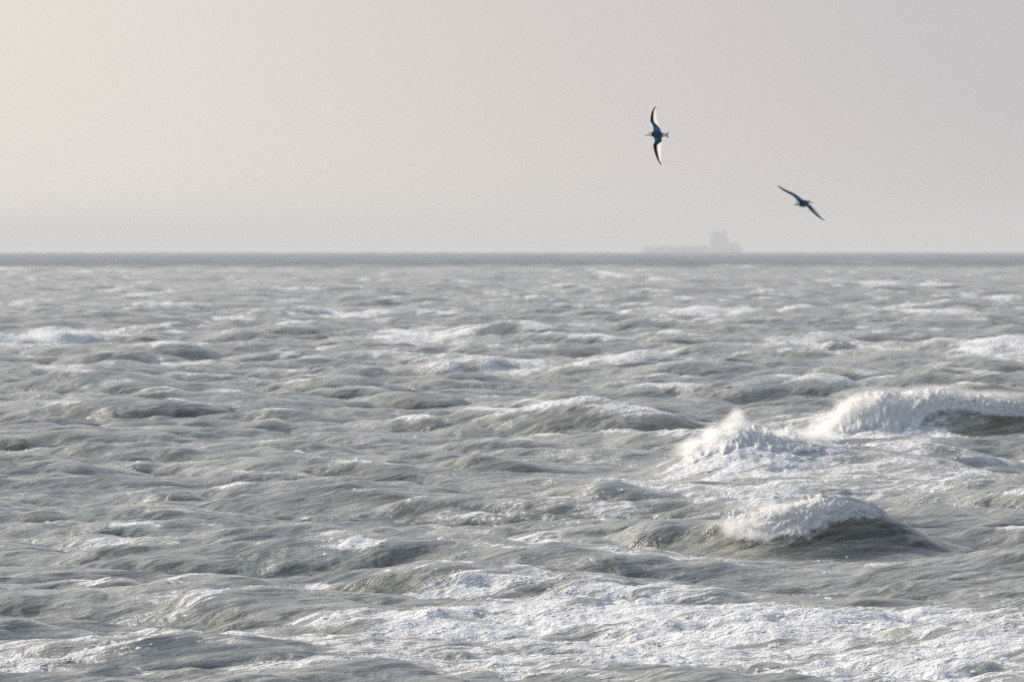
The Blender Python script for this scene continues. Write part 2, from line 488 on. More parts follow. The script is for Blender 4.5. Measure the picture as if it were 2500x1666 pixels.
def foam_field(x, y, J, z, dist):
    f = np.zeros(x.shape, np.float32)
    wx = x + 1.2 * sample(NA, x / 37, y / 37); wy = y + 3.0 * sample(NA, x / 53 + .3, y / 53)
    for (cx, cy_, rx, ry, s) in FS:
        mk = (np.abs(x - cx) < 2.6 * rx + 3) & (np.abs(y - cy_) < 2.6 * ry + 6)
        if not mk.any(): continue
        d2 = ((wx[mk] - cx) / rx) ** 2 + ((wy[mk] - cy_) / ry) ** 2
        f[mk] = np.maximum(f[mk], s * np.exp(-(d2 ** 1.3) * 0.7))
    for (cx, cy_, rx, ry, s) in CS:
        mk = (np.abs(x - cx) < 2.4 * rx + 3) & (np.abs(y - cy_) < 2.4 * ry + 6)
        if not mk.any(): continue
        d2 = ((wx[mk] - cx) / rx) ** 2 + ((wy[mk] - cy_) / ry) ** 2
        g_ = s * np.exp(-d2 ** 1.3)
        f[mk] = f[mk] * (1 - g_) - 0.30 * g_
    cap = sstep(0.20, -0.25, J) * sstep(0.1, 0.7, z)
    cap *= np.where(dist > 3000, 0.2, 1.0)
    f = np.where(f < 0, f, np.maximum(f, 0.85 * cap))
    st = sample(NB, *streak_uv(x, y, 24.0, 7.0))
    f = np.where(f < 0, f, np.maximum(f, 0.28 * sstep(0.2, 2.0, st)))
    f = f * (0.84 + 0.20 * np.clip(st, -1.5, 1)) + 0.04 * sample(NB, x / 9.0, y / 30.0) * (f > .02)
    return np.clip(f, -0.4, 1)

# rows of the sheet: fine near, coarse far; columns fan out like a harbour chart
def rows(spec):
    r = [spec[0][0]]
    for (r0, r1, d0, d1) in spec:
        while r[-1] < r1:
            f = (r[-1] - r0) / (r1 - r0)
            r.append(r[-1] + d0 + (d1 - d0) * max(f, 0))
    return np.array(r)
def cols(n, half, wide, extra):
    inner = np.linspace(-half, half, n)
    st = inner[1] - inner[0]
    o = []
    a = half
    g = (wide - half)
    for i in range(extra):
        o.append(half + g * ((i + 1) / extra) ** 3 + st * (i + 1) * 0.2)
    o = np.array(o)
    return np.concatenate([-o[::-1], inner, o])
BLOCKS = [
    (rows([(60, 182, 3.0, 1.0), (182, 300, 0.23, 0.33), (300, 520, 0.33, 0.62)]), cols(640, R(3.9), R(50), 30)),
    (rows([(518, 900, 0.62, 1.1), (900, 1600, 1.1, 2.6)]), cols(400, R(3.9), R(50), 26)),
    (rows([(1598, 4200, 2.6, 9.0), (4200, 20000, 9.0, 90.0)]), cols(230, R(3.9), R(50), 22)),
]
def sea_points(x, y, cut):
    d = np.hypot(x, y)
    (h, dx, dy), (ch, cx_, cy2), J = fft_sea(x, y, cut)
    hz, keep, fwd = hero_sea(x, y)
    wide = np.abs(np.arctan2(x, y))
    amp = 0.70 + 0.46 * sstep(250, 560, d) + 0.5 * sstep(5000, 9000, d)
    keep = keep * amp
    z = h * keep + hz + ch * (0.6 + 0.4 * keep)
    fo = foam_field(x, y, J, z, d)
    lump = sample(NC, x / 15.0, y / 30.0) * 0.07
    z = z + lump * np.maximum(fo, 0) * sstep(3000, 900, d)
    # the choppy pull sharpens the crests, breaking ones lean towards the camera
    X = x - dx * keep - cx_
    Y = y - dy * keep - cy2 - fwd
    return X, Y, z - drop(x, y), fo
Vs, Fs, foams, off = [], [], [], 0
for bi, (rr, cc) in enumerate(BLOCKS):
    RR, CC = np.meshgrid(rr, cc, indexing='ij')
    x = (RR * np.sin(CC)).ravel(); y = (RR * np.cos(CC)).ravel()
    step = np.gradient(rr)
    cut = np.repeat(step * 1.6, len(cc))
    lat = np.tile(np.gradient(cc), len(rr)) * RR.ravel()
    cut = np.maximum(cut, lat * 1.5)
    X, Y, Z, fo = sea_points(x, y, cut)
    Vs.append(np.stack([X, Y, Z], -1)); foams.append(fo)
    Fs.append(grid_faces(len(rr), len(cc), off)[:, ::-1])
    off += len(x)
V = np.concatenate(Vs); F = np.concatenate(Fs); FO = np.concatenate(foams)
print('sea faces', len(F))

# ---- sea material
m_sea, t_, bs = mat('sea_water')
q = NT(t_)
geo = q.n('ShaderNodeNewGeometry').outputs['Position']
fa = q.n('ShaderNodeAttribute', attribute_name='foam').outputs['Fac']
ln = q.n('ShaderNodeVectorMath', operation='LENGTH'); q.l(geo, ln.inputs[0]); dist = ln.outputs['Value']
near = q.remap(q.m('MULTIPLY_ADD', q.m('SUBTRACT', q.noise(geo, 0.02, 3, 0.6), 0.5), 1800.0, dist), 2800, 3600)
vst = q.mapping(geo, R(-38), (0.16, 1.0, 1.0))      # drawn out along the wind
vcr = q.mapping(geo, R(20), (0.55, 1.0, 1.0))
n1 = q.noise(vst, 2.2, 6, 0.66, 0.6)
n2 = q.noise(geo, 5.0, 5, 0.65)
n3 = q.noise(vst, 0.45, 5, 0.6, 0.8)
fsum = q.m('ADD', fa, q.m('MULTIPLY', q.m('SUBTRACT', n1, 0.5), 1.3))
fsum = q.m('ADD', fsum, q.m('MULTIPLY', q.m('SUBTRACT', n2, 0.5), 0.22))
fsum = q.m('ADD', fsum, q.m('MULTIPLY', q.m('SUBTRACT', n3, 0.5), 1.0))
rid = q.m('SUBTRACT', 1.0, q.m('ABSOLUTE', q.m('MULTIPLY_ADD', q.noise(q.mapping(geo, R(-38), (0.30, 1.0, 1.0)), 1.1, 5, 0.55, 0.9), 2.0, -1.0)))
lace = q.m('MULTIPLY', q.remap(rid, 0.80, 0.98), q.remap(fa, 0.10, 0.45, 0.10, 0.42))
hole = q.m('MULTIPLY', q.remap(rid, 0.80, 0.50), 0.32)
fsum = q.m('SUBTRACT', q.m('ADD', fsum, lace), hole)
fac = q.remap(fsum, 0.38, 0.84)
fil = q.m('SUBTRACT', 1.0, q.m('ABSOLUTE', q.m('MULTIPLY_ADD', q.noise(q.mapping(geo, R(-34), (0.12, 1.0, 1.0)), 0.9, 5, 0.6, 0.8), 2.0, -1.0)))
fil = q.m('MULTIPLY', q.remap(fil, 0.86, 1.0), q.remap(q.noise(vst, 0.06, 3, 0.5), 0.38, 0.62, 0.15, 0.75))
pat = q.m('SUBTRACT', q.noise(vst, 0.09, 3, 0.5, 0.5), 0.5)
milky = q.m('ADD', q.remap(q.m('MULTIPLY_ADD', pat, 0.8, fsum), -0.13, 0.38, 0, 0.80), q.m('MULTIPLY', fil, 0.5), clamp=True)            # aerated water round the foam
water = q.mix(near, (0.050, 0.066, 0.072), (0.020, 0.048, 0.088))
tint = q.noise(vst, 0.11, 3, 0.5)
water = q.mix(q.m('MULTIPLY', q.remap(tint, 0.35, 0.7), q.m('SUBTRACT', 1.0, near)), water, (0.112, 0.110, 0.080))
water = q.mix(q.m('MULTIPLY', milky, q.remap(near, 0, 1, 1, .05)), water, (0.465, 0.458, 0.388))
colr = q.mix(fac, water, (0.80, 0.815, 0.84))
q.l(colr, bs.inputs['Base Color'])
q.l(q.remap(fac, 0, 1, 0.12, 0.85), bs.inputs['Roughness'])
bs.inputs['IOR'].default_value = 1.333
q.l(q.m('MULTIPLY', q.remap(fac, 0, 1, 0.5, 0.1), q.remap(near, 0, 1, 1.0, 0.16)), bs.inputs['Specular IOR Level'])
b1 = q.n('ShaderNodeBump'); b1.inputs['Distance'].default_value = 0.17; b1.inputs['Strength'].default_value = 1.0
w1 = q.noise(q.mapping(geo, R(-30), (0.62, 1.0, 1.0)), 1.5, 7, 0.62, 0.3)
w2 = q.noise(vst, 4.0, 4, 0.6)
hh = q.m('ADD', w1, q.m('MULTIPLY', w2, 0.25))
hh = q.m('ADD', hh, q.m('MULTIPLY', q.m('MULTIPLY', q.noise(geo, 3.5, 5, 0.6), fac), 1.1))
q.l(hh, b1.inputs['Height'])
q.l(b1.outputs[0], bs.inputs['Normal'])
# beyond the shallow bank the waves are too fine for the sheet: their faces, not the mirror of the horizon, set the tone
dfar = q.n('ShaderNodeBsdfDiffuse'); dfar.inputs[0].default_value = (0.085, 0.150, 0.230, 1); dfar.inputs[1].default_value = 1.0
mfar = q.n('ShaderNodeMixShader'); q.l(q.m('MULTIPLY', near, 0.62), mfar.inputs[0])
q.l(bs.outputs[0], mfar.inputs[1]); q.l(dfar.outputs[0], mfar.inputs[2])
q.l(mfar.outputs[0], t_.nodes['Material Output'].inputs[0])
sea = mesh_from('sea', V, F, m_sea, attrs={'foam': FO})
tag(sea, 'rough grey green sea with steep wind waves, white water and foam streaks to the horizon', 'sea', kind='structure')

# ------------------------------------------------------------------ breaking crests: lumpy rolls of white water on the waves
def white_water(name, thin):
    m_, t_, bs = mat(name)
    q = NT(t_)
    geo = q.n('ShaderNodeNewGeometry').outputs['Position']
    nf = q.noise(geo, 5.0, 5, 0.6)
    q.l(q.mix(q.remap(nf, 0.3, 0.7), (0.76, 0.78, 0.78), (0.88, 0.88, 0.87)), bs.inputs['Base Color'])
    bs.inputs['Roughness'].default_value = 0.95
    bs.inputs['Specular IOR Level'].default_value = 0.1
    if thin:
        tl = q.n('ShaderNodeBsdfTranslucent'); tl.inputs[0].default_value = (.88, .88, .86, 1)
        mx = q.n('ShaderNodeMixShader'); mx.inputs[0].default_value = 0.25
        q.l(bs.outputs[0], mx.inputs[1]); q.l(tl.outputs[0], mx.inputs[2])
        ed = q.n('ShaderNodeAttribute', attribute_name='edge').outputs['Fac']
        al = q.remap(q.m('ADD', ed, q.m('MULTIPLY', q.m('SUBTRACT', q.noise(geo, 2.6, 5, 0.6), 0.5), 1.1)), 0.12, 0.55)
        tp = q.n('ShaderNodeBsdfTransparent')
        m2 = q.n('ShaderNodeMixShader'); q.l(al, m2.inputs[0]); q.l(tp.outputs[0], m2.inputs[1]); q.l(mx.outputs[0], m2.inputs[2])
        q.l(m2.outputs[0], t_.nodes['Material Output'].inputs[0])
    return m_
m_foam = white_water('foam_flecks', False)
m_roll = white_water('white_water', True)
ND = tile_noise(256, 1.0, 7, 16, 77)
def foam_crest(hero, top, bot, bulge, nu, nv, lump, seed):
    """a rolling lip of white water, seated on the face of its wave"""
    g = np.random.default_rng(seed)
    tt = heroes[hero]['t']
    top = np.array(top, float); bot = np.array(bot, float)
    px = np.linspace(top[0, 0], top[-1, 0], nu)
    ty = np.interp(px, top[:, 0], top[:, 1]); by = np.interp(px, bot[:, 0], bot[:, 1])
    P = np.zeros((nu, nv, 3)); Nn = np.zeros((nu, nv, 3))
    m = tt / FPX
    phi = np.linspace(R(-25), R(160), nv)
    ends = np.minimum(1, np.minimum(np.arange(nu), np.arange(nu)[::-1]) / (0.12 * nu)) ** 0.6
    for i in range(nu):
        a = at_dist(px[i], ty[i], tt); b = at_dist(px[i], by[i], tt)
        hgt = max(a[2] - b[2], 0.02)
        B = bulge * hgt / (hgt + 0.35) * ends[i]
        yl = np.linspace(tt - 6, tt + 8, 180)
        SX, SY, SZ, _ = sea_points(np.full(180, a[0]), yl, np.full(180, 1.5))
        k0 = 30 + int(np.argmax((SZ - 0.02 * np.abs(SY - tt))[30:150]))
        top_z = max(a[2], SZ[k0] + 0.04)
        zz = b[2] + (top_z - b[2]) * np.sin(phi)
        k1 = max(k0 - 45, 0)
        fy = SY[k1:k0 + 1]; fz = np.maximum.accumulate(SZ[k1:k0 + 1])
        yf = np.interp(zz, fz, fy)                      # where the face of the wave stands at that height
        P[i, :, 0] = a[0]
        P[i, :, 1] = np.where(phi < math.pi / 2, yf - B * np.cos(phi), SY[k0] - B * np.cos(phi)) - 0.06 * ends[i]
        P[i, :, 2] = zz
        Nn[i, :, 1] = -np.cos(phi); Nn[i, :, 2] = np.sin(phi)
    for _ in range(6):                                   # even the seat out along the crest
        P[1:-1] = 0.5 * P[1:-1] + 0.25 * (P[:-2] + P[2:])
        P[:, 1:-1] = 0.5 * P[:, 1:-1] + 0.25 * (P[:, :-2] + P[:, 2:])
    eu = np.minimum(1, np.minimum(np.arange(nu), np.arange(nu)[::-1]) / (0.16 * nu)); ev = np.minimum(1, np.minimum(np.arange(nv) / (.30 * nv), np.arange(nv)[::-1] / (.2 * nv)))
    EDG = sstep(0, 1, eu[:, None]) * sstep(0, 1, ev[None, :])
    U = (px - px[0])[:, None] * m + 0 * phi[None, :]; Vv = phi[None, :] * (bulge + .25) + 0 * U
    so = g.random(6) * 3
    def bil(Ls, a_, b_):
        return np.abs(sample(ND, U / Ls + a_, 1.5 * Vv / Ls + b_)) - 0.4
    D = lump * (0.9 * bil(6.5, so[0], so[1]) + 0.38 * bil(2.8, so[2], so[3]) + 0.10 * bil(1.3, so[4], so[5])) * (0.3 + 0.7 * ends[:, None])
    P += Nn * D[..., None]
    P[..., 0] += 0.35 * lump * sample(ND, U / 6 + so[1], Vv / 6 + so[4]) * ends[:, None]
    o = mesh_from('breaking_crest', P.reshape(-1, 3), grid_faces(nu, nv), m_roll, parent=sea, attrs={'edge': EDG.ravel()})
    crest_y[hero] = float(P[:, nv // 2, 1].mean())
    return o
crest_y = {}
foam_crest(0, [(1745, 1276), (1800, 1250), (1850, 1247), (1900, 1231), (1960, 1219), (2010, 1214), (2070, 1217), (2110, 1226), (2140, 1240), (2190, 1272)],
           [(1745, 1290), (1800, 1308), (1850, 1318), (1900, 1304), (1960, 1298), (2010, 1282), (2060, 1264), (2110, 1260), (2150, 1264), (2190, 1276)],
           0.55, 380, 110, 0.06, 3)
foam_crest(1, [(1990, 1050), (2040, 995), (2090, 968), (2140, 958), (2200, 962), (2260, 958), (2300, 950), (2330, 952), (2380, 964), (2430, 962), (2460, 984), (2560, 994)],
           [(1990, 1072), (2060, 1078), (2120, 1074), (2180, 1060), (2230, 1040), (2260, 1008), (2300, 996), (2350, 996), (2400, 1004), (2450, 1012), (2560, 1018)],
           0.6, 460, 100, 0.08, 5)
foam_crest(2, [(1640, 1136), (1700, 1094), (1745, 1060), (1790, 1040), (1815, 1036), (1840, 1044), (1900, 1058), (1960, 1070), (2040, 1078)],
           [(1640, 1150), (1720, 1140), (1800, 1126), (1880, 1112), (1960, 1096), (2040, 1088)],
           0.5, 360, 80, 0.08, 9)
# flecks and little ridges of foam and chop standing proud of the near water
xf = []
g = np.random.default_rng(99)
NCAND = 420000
rr = 184 + (430 - 184) * g.random(NCAND) ** 1.35
aa = g.uniform(-R(3.75), R(3.75), NCAND)
fx, fy = rr * np.sin(aa), rr * np.cos(aa)
FX, FY, FZ, ff = sea_points(fx, fy, np.full(NCAND, 0.9))
lane = sample(NB, *streak_uv(fx, fy, 30.0, 5.0)) * 0.5 + sample(NA, fx / 25, fy / 60) * 0.5
pick = g.random(NCAND) < np.clip(0.0008 + 0.60 * sstep(0.30, 0.95, ff + 0.22 * lane), 0, 1)
FX, FY, FZ, rr = FX[pick], FY[pick], FZ[pick], rr[pick]
nfl = len(FX)
sz = 0.017 * np.exp(g.normal(0, 0.40, nfl)) * (rr / 220) ** 0.7
yaw = g.uniform(-0.5, 0.5, nfl)
# a low four-sided tent with a bent ridge
base = np.array([[-1, -1.2, -.35], [1, -1.2, -.35], [1.2, 1.2, -.35], [-1.2, 1.2, -.35], [-.5, 0, 1.0], [.55, .1, .85]])
k_ = g.uniform(0.75, 1.3, (nfl, 6, 1))
pt = base[None] * k_ * np.stack([sz * g.uniform(1.0, 2.6, nfl), sz * 1.6, sz * g.uniform(.7, 1.3, nfl)], -1)[:, None, :]
px_ = pt[..., 0] * np.cos(yaw)[:, None] - pt[..., 1] * np.sin(yaw)[:, None]
py_ = pt[..., 0] * np.sin(yaw)[:, None] + pt[..., 1] * np.cos(yaw)[:, None]
pt = np.stack([px_ + FX[:, None], py_ + FY[:, None], pt[..., 2] + FZ[:, None] - 0.006], -1).reshape(-1, 3)
ft = np.array([[0, 1, 5], [0, 5, 4], [1, 2, 5], [2, 3, 4], [2, 4, 5], [3, 0, 4]])
ft = (ft[None] + 6 * np.arange(nfl)[:, None, None]).reshape(-1, 3)
flecks = mesh_from('foam', pt, ft, m_foam, parent=sea, smooth=True)
flecks['kind'] = 'stuff'
print('flecks', nfl)

# torn spray: fine mist hanging over the breaking crests, thick in the middle and thinning out
def spray_cloud(label, blobs, tt, density, seed):
    """blobs: (px, py, half width px, half height px, depth m, strength)"""
    m = tt / FPX
    P = [(at_dist(b[0], b[1], tt), b[2] * m, b[4], b[3] * m, b[5]) for b in blobs]
    lo = np.min([p[0] - 1.9 * np.array(p[1:4]) for p in P], 0); hi = np.max([p[0] + 1.9 * np.array(p[1:4]) for p in P], 0)
    o = boxes('spray', [(lo[0], hi[0], lo[1], hi[1], lo[2], hi[2])], None, None, 0)
    o.data.materials.clear()
    mt = bpy.data.materials.new('spray_mist'); mt.use_nodes = True
    tr_ = mt.node_tree; tr_.nodes.clear(); qq = NT(tr_)
    pos = qq.n('ShaderNodeNewGeometry').outputs['Position']
    tot = None
    for (c_, rx, ry, rz, st_) in P:
        d = qq.n('ShaderNodeVectorMath', operation='SUBTRACT'); qq.l(pos, d.inputs[0]); d.inputs[1].default_value = c_
        e = qq.n('ShaderNodeVectorMath', operation='DIVIDE'); qq.l(d.outputs[0], e.inputs[0]); e.inputs[1].default_value = (rx, ry, rz)
        l_ = qq.n('ShaderNodeVectorMath', operation='LENGTH'); qq.l(e.outputs[0], l_.inputs[0])
        v = qq.remap(l_.outputs['Value'], 0.1, 1.75, st_, 0.0)
        tot = v if tot is None else qq.m('ADD', tot, v)
    off = qq.n('ShaderNodeVectorMath', operation='ADD'); qq.l(pos, off.inputs[0]); off.inputs[1].default_value = (seed, 0, 0)
    nn = qq.noise(qq.mapping(off.outputs[0], 0, (0.8, 0.5, 1.2)), 1.7, 4, 0.6, 0.5)
    den = qq.m('MULTIPLY', tot, qq.remap(nn, 0.36, 0.66, 0.05, 1.0))
    pv_ = qq.n('ShaderNodeVolumePrincipled')
    pv_.inputs['Color'].default_value = (0.99, 0.99, 0.985, 1)
    pv_.inputs['Anisotropy'].default_value = 0.25
    qq.l(qq.m('MULTIPLY', den, density), pv_.inputs['Density'])
    ou = qq.n('ShaderNodeOutputMaterial'); qq.l(pv_.outputs[0], ou.inputs['Volume'])
    o.data.materials.append(mt)
    tag(o, label, 'spray', kind='stuff')
    return o
def boxes(name, bl, m, parent, bev=0.25):
    bm = bmesh.new()
    for (x0, x1, y0, y1, z0, z1) in bl:
        r = bmesh.ops.create_cube(bm, size=1)
        bmesh.ops.scale(bm, verts=r['verts'], vec=(x1 - x0, y1 - y0, z1 - z0))
        bmesh.ops.translate(bm, verts=r['verts'], vec=((x0 + x1) / 2, (y0 + y1) / 2, (z0 + z1) / 2))
    if bev: bmesh.ops.bevel(bm, geom=bm.edges[:], offset=bev, segments=1, affect='EDGES')
    me = bpy.data.meshes.new(name); bm.to_mesh(me); bm.free()
    if m: me.materials.append(m)
    o = bpy.data.objects.new(name, me); COL.objects.link(o)
    if parent: o.parent = parent
    return o
spray_cloud('plume of white spray leaping from the left shoulder of the larger breaker', [
    (1800, 1018, 14, 18, .6, .35), (1795, 1045, 30, 24, .8, .6), (1775, 1066, 45, 28, 1.0, .8), (1720, 1095, 60, 22, 1.0, .7), (1860, 1070, 60, 18, 1.0, .5), (1960, 1066, 80, 14, 1.0, .5)], crest_y[2] - .6, 4.5, 3)
spray_cloud('long veil of white spray blown off the crest of the larger breaker', [
    (2060, 1040, 60, 32, 1.0, .9), (2110, 1000, 60, 36, 1.0, .7), (2200, 970, 80, 18, 1.0, .25), (2300, 955, 70, 14, 1.0, .25), (2410, 966, 70, 12, 1.0, .25)], crest_y[1] - .7, 3.0, 17)
spray_cloud('low spray in front of the small rounded breaker', [
    (1820, 1285, 60, 20, .8, .8), (1850, 1305, 55, 12, .8, .9), (1930, 1240, 130, 16, .6, .4)], crest_y[0] - .7, 3.0, 29)

# ------------------------------------------------------------------ birds
SC_R = Vector((1, 0, 0)); SC_U = Vector((0, math.sin(PITCH), math.cos(PITCH))); SC_T = Vector((0, -math.cos(PITCH), math.sin(PITCH)))
m_bird, t_, bs = mat('feathers')
q = NT(t_)
pc = q.n('ShaderNodeAttribute', attribute_name='paint').outputs['Color']
q.l(pc, bs.inputs['Base Color'])
bs.inputs['Roughness'].default_value = 0.75
bs.inputs['Specular IOR Level'].default_value = 0.25
tr = q.n('ShaderNodeBsdfTranslucent'); q.l(pc, tr.inputs[0])
mx = q.n('ShaderNodeMixShader'); mx.inputs[0].default_value = 0.5
q.l(bs.outputs[0], mx.inputs[1]); q.l(tr.outputs[0], mx.inputs[2])
q.l(mx.outputs[0], t_.nodes['Material Output'].inputs[0])
m_dark, t_, bs = mat('black_horn')
bs.inputs['Base Color'].default_value = (0.012, 0.012, 0.016, 1)
bs.inputs['Roughness'].default_value = 0.35

Z0 = 1280.0
LEAD_T = [(780, 395), (720, 385), (640, 388), (560, 360), (500, 318), (400, 325), (290, 350), (225, 385), (165, 427)]
TRAIL_T = [(780, 575), (730, 562), (690, 545), (620, 520), (530, 490), (430, 460), (340, 450), (260, 440), (200, 433), (165, 430)]
LEAD_B = [(780, 395), (860, 408), (920, 418), (1010, 383), (1110, 400), (1220, 435), (1320, 480), (1400, 530), (1435, 560)]
TRAIL_B = [(780, 575), (830, 568), (900, 570), (1000, 562), (1100, 557), (1200, 560), (1300, 563), (1380, 565), (1435, 564)]
def edge(pts, sgn):
    a = np.array([((zy - 780) * sgn / Z0, (480 - zx) / Z0) for zy, zx in pts])
    return a[np.argsort(a[:, 0])]
def smooth_interp(x, a):
    y = np.interp(x, a[:, 0], a[:, 1])
    k = np.ones(3) / 3
    yy = y.copy(); yy[1:-1] = np.convolve(y, k, 'valid'); return yy
C_MANTLE = np.array((0.035, 0.150, 0.290)); C_BLACK = np.array((0.010, 0.010, 0.016)); C_WHITE = np.array((0.90, 0.90, 0.90)); C_PALE = np.array((0.46, 0.50, 0.58))
def lerp(a, b, t):
    return a + (b - a) * np.asarray(t)[..., None]
def make_bird(name, label, F_, L_, centre, arch, wings, scale=1.0):
    V, Fc, Cc = [], [], []
    def add(P, C, faces):
        o = sum(len(v) for v in V)
        V.append(P); Cc.append(C); Fc.append(faces + o)
    # --- wings: span stations with a thin cambered section
    for side, (le, te) in ((1, wings[0]), (-1, wings[1])):
        tip = min(le[-1, 0], te[-1, 0])
        ns, nch = 64, 20
        s = tip * np.linspace(0, 1, ns) ** 0.92
        L = smooth_interp(s, le); T = smooth_interp(s, te)
        T = np.minimum(T, L - 0.0015)
        # ragged trailing edge: the ends of the flight feathers
        T = T + 0.004 * np.abs(np.sin(s * 75)) * sstep(0.05, 0.15, s) * sstep(tip, tip - .06, s)
        c = np.concatenate([np.linspace(0, 1, nch), np.linspace(1, 0, nch)[1:-1]])
        up = np.concatenate([np.ones(nch), -np.ones(nch - 2)])
        xx = L[:, None] + (T - L)[:, None] * c[None, :]
        prof = np.sqrt(np.clip(c, 0, 1)) * (1 - c)
        th = (0.040 * np.exp(-s / 0.09) + 0.012 * (1 - s / tip) + 0.003)[:, None]
        zz = up[None, :] * prof[None, :] * th + 0.10 * (L - T)[:, None] * (np.sin(math.pi * c))[None, :] * (1 - s / tip)[:, None]
        zz = zz + arch(side, s)[:, None]
        yy = (side * s)[:, None] + 0 * xx
        P = np.stack([xx, yy, zz], -1)
        # plumage of a young bird: dark W over the wings, pale hind wing, grey saddle
        S = s[:, None] + 0 * xx; Cd = c[None, :] + 0 * xx
        carp = s[np.argmax(L)]
        col = np.tile(C_MANTLE, S.shape + (1,)).astype(float)
        # hind wing behind the diagonal bar
        inner = 0.085
        bar = inner + (carp - inner) * np.clip(1.02 - Cd, 0, 1.2) / 1.0       # span at which the bar sits for this chord
        out = sstep(-0.012, 0.012, S - bar - 0.028)
        pale = lerp(C_PALE, C_WHITE, sstep(0.18, 0.62, Cd * 0.8 + 0.5 * sstep(carp - .06, carp + .12, S) * Cd))
        col = col + (pale - col) * out[..., None]
        onbar = sstep(0.032, 0.020, np.abs(S - bar)) * sstep(carp + .04, carp, S)
        col = lerp(col, C_BLACK, onbar)
        prim = sstep(carp - 0.04, carp, S) * sstep(0.50, 0.36, Cd + 0.10 * sstep(carp, tip, S) * -1)
        col = lerp(col, C_BLACK, prim)
        col = lerp(col, C_BLACK, sstep(tip - 0.105, tip - 0.065, S - 0.05 * Cd))
        under = (up < 0)[None, :] & (Cd > 0.02)
        col[np.broadcast_to(under, S.shape)] = C_WHITE * 0.95
        dt = np.broadcast_to(under, S.shape) & (S > tip - .07)
        col[dt] = C_BLACK
        n2 = P.shape[1]
        i = np.arange(ns - 1)[:, None] * n2 + np.arange(n2)[None, :]
        j = np.arange(ns - 1)[:, None] * n2 + (np.arange(n2)[None, :] + 1) % n2
        f = np.stack([i, j, j + n2, i + n2], -1).reshape(-1, 4)
        lowf = (np.arange(n2)[None, :] >= nch - 1) & (np.arange(n2)[None, :] < n2 - 8) & (s[:-1, None] > 0.10)
        f = f[~np.broadcast_to(lowf, i.shape).ravel()]
        if side > 0: f = f[:, ::-1]
        add(P.reshape(-1, 3), col.reshape(-1, 3), f)
    # --- trunk, neck, head and forked tail in one loft (forward, half width, half height, rise, sideways)
    st = [(0.182, .004, .004, .006, .006), (0.178, .012, .012, .007, .005), (0.165, .022, .023, .009, .001), (0.145, .029, .028, .011, -.006), (0.120, .032, .030, .010, -.010), (0.098, .035, .032, .006, -.010),
          (0.075, .043, .038, .001, -.006), (0.045, .053, .046, -.004, -.002), (0.0, .058, .050, -.006, 0), (-0.040, .054, .045, -.004, 0), (-0.075, .044, .036, 0, 0),
          (-0.100, .032, .025, .003, 0), (-0.125, .027, .014, .005, 0), (-0.150, .034, .007, .006, 0), (-0.175, .042, .004, .006, 0), (-0.196, .048, .003, .006, 0), (-0.200, .049, .001, .006, 0)]
    st = np.array(st)
    k = np.linspace(0, len(st) - 1, 70)
    st = np.stack([np.interp(k, np.arange(len(st)), st[:, i]) for i in range(5)], -1)
    na = 28
    a = np.linspace(0, 2 * math.pi, na, endpoint=False)
    xx = st[:, 0:1] + 0 * a[None]
    cosv, sinv = np.cos(a)[None], np.sin(a)[None]
    yy = st[:, 4:5] + st[:, 1:2] * cosv; zz = st[:, 3:4] + st[:, 2:3] * sinv
    tail = sstep(-0.14, -0.165, xx)
    xx = xx + tail * 0.034 * (1 - np.abs(cosv) ** 1.2)       # the notch of the tail
    P = np.stack([xx, yy, zz], -1)
    col = np.tile(C_MANTLE, xx.shape + (1,)).astype(float)
    col = lerp(col, C_WHITE, sstep(0.078, 0.090, xx))
    col = lerp(col, C_BLACK, sstep(0.022, 0.014, np.abs(xx - 0.086)) * (sinv > -0.6))           # dark collar
    col = lerp(col, C_BLACK * 3, sstep(0.013, 0.007, np.hypot(xx - 0.117, 0.7 * (zz - 0.012))) * (np.abs(cosv) > .55))     # ear spot
    rump = sstep(-0.070, -0.085, xx)
    col = lerp(col, lerp(C_PALE * 1.25, C_WHITE, sstep(-0.09, -0.15, xx)), rump)
    col = lerp(col, C_BLACK, tail * sstep(0.008, 0.002, xx - (-0.2 + 0.034 * (1 - np.abs(cosv) ** 1.2)) - 0.022))
    low = (sinv < -0.35) & (xx > -0.16)
    col[np.broadcast_to(low, xx.shape)] = C_WHITE
    n = len(st)
    i = np.arange(n - 1)[:, None] * na + np.arange(na)[None]
    j = np.arange(n - 1)[:, None] * na + (np.arange(na)[None] + 1) % na
    add(P.reshape(-1, 3), col.reshape(-1, 3), np.stack([i, i + na, j + na, j], -1).reshape(-1, 4))
    root = bpy.data.objects.new(name, None)
    COL.objects.link(root)
    F_ = F_.normalized(); L_ = (L_ - F_ * L_.dot(F_)).normalized(); U_ = F_.cross(L_)
    M = Matrix((F_, L_, U_)).transposed().to_4x4() @ Matrix.Scale(scale, 4)
    M.translation = centre
    root.matrix_world = M
    mesh_from('body', np.concatenate(V), np.concatenate(Fc), m_bird, parent=root, colors=np.concatenate(Cc))
    # bill: tapering, a little hooked
    bx = [(0.170, .009, .009), (0.190, .0065, .007), (0.206, .0045, .005), (0.216, .0025, .003), (0.220, .0006, .0008)]
    aa = np.linspace(0, 2 * math.pi, 12, endpoint=False)
    BP = np.array([[(x, .006 + .010 * (x - .17) / .05 + w * math.cos(t), .006 - 60 * max(x - .195, 0) ** 2 * .15 + h * math.sin(t)) for t in aa] for x, w, h in bx])
    ii = np.arange(len(bx) - 1)[:, None] * 12 + np.arange(12)[None]; jj = np.arange(len(bx) - 1)[:, None] * 12 + (np.arange(12)[None] + 1) % 12
    mesh_from('bill', BP.reshape(-1, 3), np.stack([ii, jj, jj + 12, ii + 12], -1).reshape(-1, 4), m_dark, parent=root)
